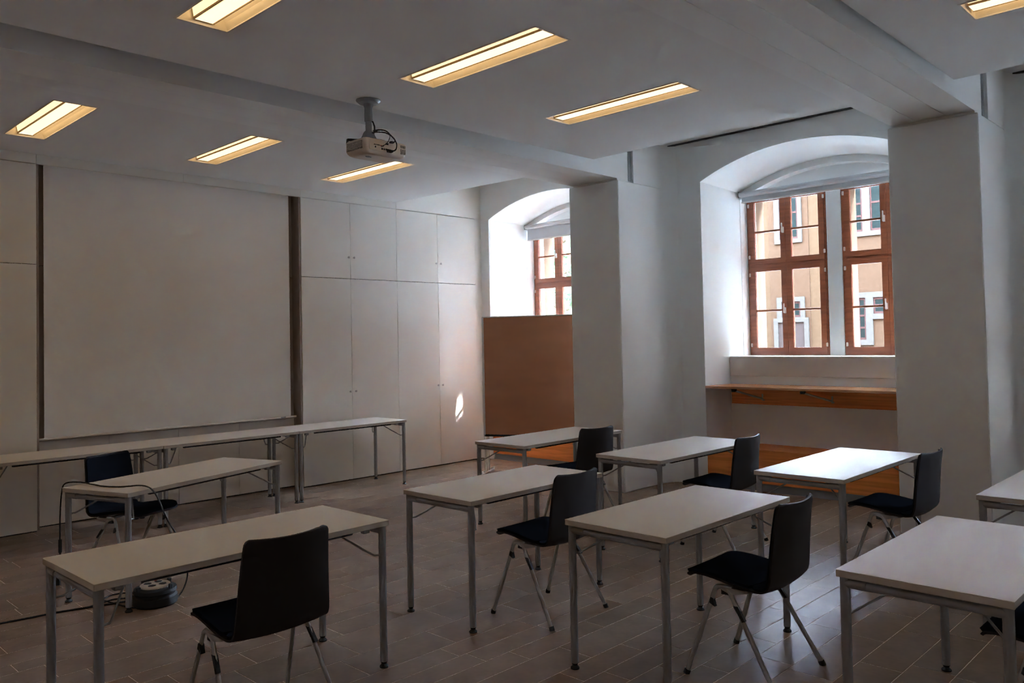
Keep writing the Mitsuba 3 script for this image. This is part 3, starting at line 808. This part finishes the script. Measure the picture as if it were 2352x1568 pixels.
for a in (20, 105, 190, 300):
    part(rl, 'lug', box(-.012, .012, -.012, .012, .1, .135, .004).apply_translation([RX + .115 * math.cos(math.radians(a)), RY + .115 * math.sin(math.radians(a)), 0]), M_BLACK)

R = .0048
c1, s1 = math.cos(math.radians(19.4)), math.sin(math.radians(19.4))
tp = lambda lx, ly, z: (2.553 + c1 * lx - s1 * ly, 5.826 + s1 * lx + c1 * ly, z)  # noqa: E731


def pz(u, v, z):
    return tuple(on_z(u, v, z))


def py(u, v, y):
    return tuple(on_y(u, v, y))


e0 = pz(355, 1131, TZ + .012)
cab = [(1.80, 5.99, .30), (1.80, 5.99, .52), (1.81, 5.985, .70), (1.83, 5.97, TZ + .012), pz(184, 1107, TZ + .014), pz(212, 1112, TZ + .010), pz(240, 1116.5, TZ + .006), pz(280, 1117.5, TZ + .006), pz(318, 1114.5, TZ + .008), pz(340, 1118, TZ + .015), e0,
       py(368, 1155, e0[1] - .06), py(378, 1180, e0[1] - .08), py(391, 1205, e0[1] - .10), py(402, 1222, e0[1] - .11), py(418, 1262, e0[1] - .14), py(428, 1300, e0[1] - .15), py(430, 1325, e0[1] - .16), pz(419, 1356, .05), pz(400, 1378, .006), pz(375, 1389, .006), pz(340, 1395, .006), pz(300, 1394.5, .006), pz(272, 1388, .006)]
cc = thing('extension_cable', 'black cable running over the askew table down to the cable reel', 'cable')
part(cc, 'lead', tube(spline(cab, 6), R, 8), M_BLACK, smooth=50)
part(cc, 'connector', tube([(1.80, 5.99, .385), (1.80, 5.99, .30)], .011, 10), M_BLACK, smooth=40)
part(cc, 'plug_lead', tube([(1.80, 5.99, .30), (1.79, 5.985, .16)], R, 8), M_BLACK, smooth=40)
part(cc, 'plug', tube([(1.79, 5.985, .17), (1.785, 5.985, .09)], [.010, .017], 10), M_BLACK, smooth=40, label='black mains plug')
fc = thing('floor_cable', 'black cable lying across the floor from the reel past the near table legs', 'cable')
F = [pz(-60, 1444, .006), pz(0, 1431.5, .006), pz(60, 1420, .006), pz(125, 1407, .006), pz(180, 1398, .006), pz(225, 1391, .006), pz(262, 1385, .006), pz(300, 1379, .008), pz(322, 1375, .02)]
part(fc, 'lead', tube(spline(F, 6), .0058, 8), M_BLACK, smooth=50)
lc = thing('floor_cable', 'loose loops of black cable on the floor beside the cable reel', 'cable')
part(lc, 'lead', tube(spline([pz(272, 1388, .006), pz(245, 1380, .006), pz(236, 1376, .008), pz(258, 1366, .008), pz(290, 1361, .008), pz(318, 1362, .010), pz(296, 1372, .014), pz(262, 1376, .014), pz(240, 1382, .014), pz(205, 1393, .008), pz(170, 1399, .006)], 6), .0048, 8), M_BLACK, smooth=50)

# ------------------------------------------------------------------ outside: courtyard, house opposite, trees
K = 1.4
FX = 22 * K
fy, fz = lambda y: y * K, lambda z: (z - 1.66) * K + 1.66  # noqa: E731
single('ground_courtyard', 'pale paved courtyard outside the windows', 'ground', box(9.3, 70, -60, 80, -1.6, -1.2), M_GROUND, kind='structure')
hs = thing('house', 'peach plastered house with white stone window surrounds across the courtyard', 'house')
part(hs, 'wall', box(FX, FX + 9, -2.6, 16.5, -1.2, 8.0), M_PLASTER)
rf = sg.Polygon([(FX - .5, 8.0), (FX + 4.5, 10.0), (FX + 9.5, 8.0)])
part(hs, 'roof', prism(rf, 19.1, 'y', -2.6), M_REDWOOD)
for a, b in ((9.77, 10.95), (4.6, 8.54)):
    part(hs, 'wall_field', box(FX - .03, FX + .05, fy(a), fy(b), -1.2, 7.9, .01), M_PLASTERDARK, label='darker tan plaster field')


def ow(y0, y1, z0, z1, g, bar=None, frame=.10):
    """One window of the house: stone surround, wooden frame, glass panes."""
    y0, y1, z0, z1 = fy(y0), fy(y1), fz(z0), fz(z1)
    k = part(hs, 'window', prism(sg.Polygon(rect(y0 - g[0], y1 + g[1], z0 - g[2], z1 + g[3]).exterior.coords, [list(rect(y0, y1, z0, z1).exterior.coords)]), .12, 'x', FX - .09), M_STONE)
    part(k, 'frame', prism(sg.Polygon(rect(y0, y1, z0, z1).exterior.coords, [list(rect(y0 + .06, y1 - .06, z0 + .08, z1 - .08).exterior.coords)]), .06, 'x', FX - .05), M_REDWOOD)
    part(k, 'pane', box(FX - .036, FX - .031, y0, y1, z0, z1), M_GLASSDARK)
    for zz in bar or ():
        part(k, 'bar', box(FX - .05, FX - .03, y0 + .05, y1 - .05, fz(zz) - .035, fz(zz) + .035), M_REDWOOD)


ow(10.06, 10.60, 4.33, 6.0, (.16, .22, .16, .2), (5.08, 4.62))
ow(10.05, 10.60, 2.12, 2.56, (.18, .2, .10, .18), (2.34,))
dr_ = part(hs, 'door', prism(sg.Polygon(rect(fy(9.95), fy(10.72), -1.2, fz(1.98)).exterior.coords), .05, 'x', FX - .05), M_DOOR, label='weathered wooden door')
part(hs, 'door_surround', prism(sg.Polygon(rect(fy(9.82), fy(10.85), -1.2, fz(2.10)).exterior.coords, [list(rect(fy(9.95), fy(10.72), -1.19, fz(1.98)).exterior.coords)]), .13, 'x', FX - .10), M_STONE)
ow(8.27, 8.48, 4.33, 6.0, (.25, .08, .18, .2), (5.08, 4.75))
ow(7.75, 8.07, 4.33, 6.0, (.25, .10, .18, .2), (5.08,))
ow(8.26, 8.46, 1.46, 2.57, (.25, .08, .2, .2), (2.10, 1.78))
ow(7.77, 8.06, 2.14, 2.57, (.25, .10, .2, .2), (2.36,))
ow(5.5, 6.1, 4.33, 6.0, (.2, .2, .18, .2), (5.08,))
ow(5.5, 6.1, 1.5, 2.57, (.2, .2, .18, .2), (2.10,))

an = thing('house', 'peach plastered house end seen beside the tree through the pinboard niche window', 'house')
part(an, 'wall', box(30, 40, 27.8, 44, -1.2, 11), M_PLASTER)
part(an, 'roof', prism(sg.Polygon([(29.5, 11), (35, 14), (40.5, 11)]), 17, 'y', 27.4), M_REDWOOD)


def tree(x, y, h, r, zc, n, label, size=.22, hole=None, flat=1.0, seed=1):
    g = np.random.default_rng(seed)
    t = thing('tree', label, 'tree')
    tr = [(x, y, -1.2), (x + .1, y + .05, zc * .45), (x - .05, y - .1, zc), (x, y, h * .9)]
    br = [tube(spline(tr, 5), np.linspace(.24, .05, 16), 10)]
    for _ in range(9):
        a, z = g.uniform(0, 2 * PI), g.uniform(zc - r * .6, zc + r * .4)
        br.append(tube([(x, y, z), (x + math.cos(a) * r * .4, y + math.sin(a) * r * .4, z + .5), (x + math.cos(a) * r * .8, y + math.sin(a) * r * .8, z + 1.1)], [.08, .05, .015], 6))
    part(t, 'trunk', join(*br), M_BARK, smooth=40)
    # leaves gathered in clumps
    cl = g.normal(size=(max(12, n // 70), 3)); cl /= np.linalg.norm(cl, axis=1, keepdims=True)
    cl *= (g.uniform(.35, 1, (len(cl), 1)) ** .5) * np.array([r, r, r * flat])
    c = cl[g.integers(0, len(cl), n)] + g.normal(size=(n, 3)) * r * .17 + np.array([x, y, zc])
    if hole is not None:
        o, d, rad = hole
        d = np.array(d) / np.linalg.norm(d)
        w = c - np.array(o)
        c = c[np.linalg.norm(w - (w @ d)[:, None] * d, axis=1) > rad]
    n = len(c)
    u = g.normal(size=(n, 3)); u /= np.linalg.norm(u, axis=1, keepdims=True)
    v = np.cross(u, g.normal(size=(n, 3))); v /= np.linalg.norm(v, axis=1, keepdims=True)
    s = size * g.uniform(.6, 1.2, (n, 1))
    V = np.stack([c - u * s, c + v * s * .5, c + u * s, c - v * s * .5], 1).reshape(-1, 3)
    i = np.arange(n) * 4
    part(t, 'foliage', (V, np.vstack([np.c_[i, i + 1, i + 2], np.c_[i, i + 2, i + 3]])), 'mat_leaf', kind='stuff')


tree(24, 20.6, 9.5, 3.2, 4.2, 5200, 'leafy green tree seen through the window above the pinboards', seed=3, flat=1.1)
tree(31, 24.0, 8.0, 3.0, 3.2, 3000, 'paler leafy tree farther off behind the first tree', seed=5)
beam_o = (7.43, 8.28, .77)  # where the leafless gap along the sunbeam is aimed
tree(15.3, 4.4, 10.8, 3.0, 8.05, 24000, 'unseen courtyard tree, crown shaped to shade the pinboard niche, gap cut for sun', size=.20, hole=(beam_o, SUN, .17), seed=11, flat=.9)  # unseen crown placed to block sun and sky, with a gap for one beam
tree(14.6, -2.2, 10.0, 2.8, 7.5, 12000, 'unseen second courtyard tree added to dim the light on the broad pillar', size=.22, seed=13, flat=.9)  # unseen, added to cut the light reaching the near pillar side
wg = thing('house', 'unseen peach plastered side wing added to block low sky light', 'house')  # unseen, added to block low sky light at the window reveals
part(wg, 'wall', box(9.9, FX + 2, -26, -15.5, -1.2, 8), M_PLASTER)
part(wg, 'roof', prism(sg.Polygon([(-26.4, 8), (-20.7, 11), (-15.1, 8)]), FX - 7.6, 'x', 9.8), M_REDWOOD)
tw = thing('tower', 'unseen peach plastered block added beside the house to keep sun off two niches', 'tower')  # unseen, added to keep direct sun out of two niches
part(tw, 'wall', box(FX + 1, FX + 8, -14, -2.85, -1.2, 25.5), M_PLASTER)
part(tw, 'roof', trimesh.convex.convex_hull(np.array([(FX + .8, -14.2, 25.5), (FX + 8.2, -14.2, 25.5), (FX + .8, -2.7, 25.5), (FX + 8.2, -2.7, 25.5), (FX + 4.5, -8.6, 31)])), M_REDWOOD)
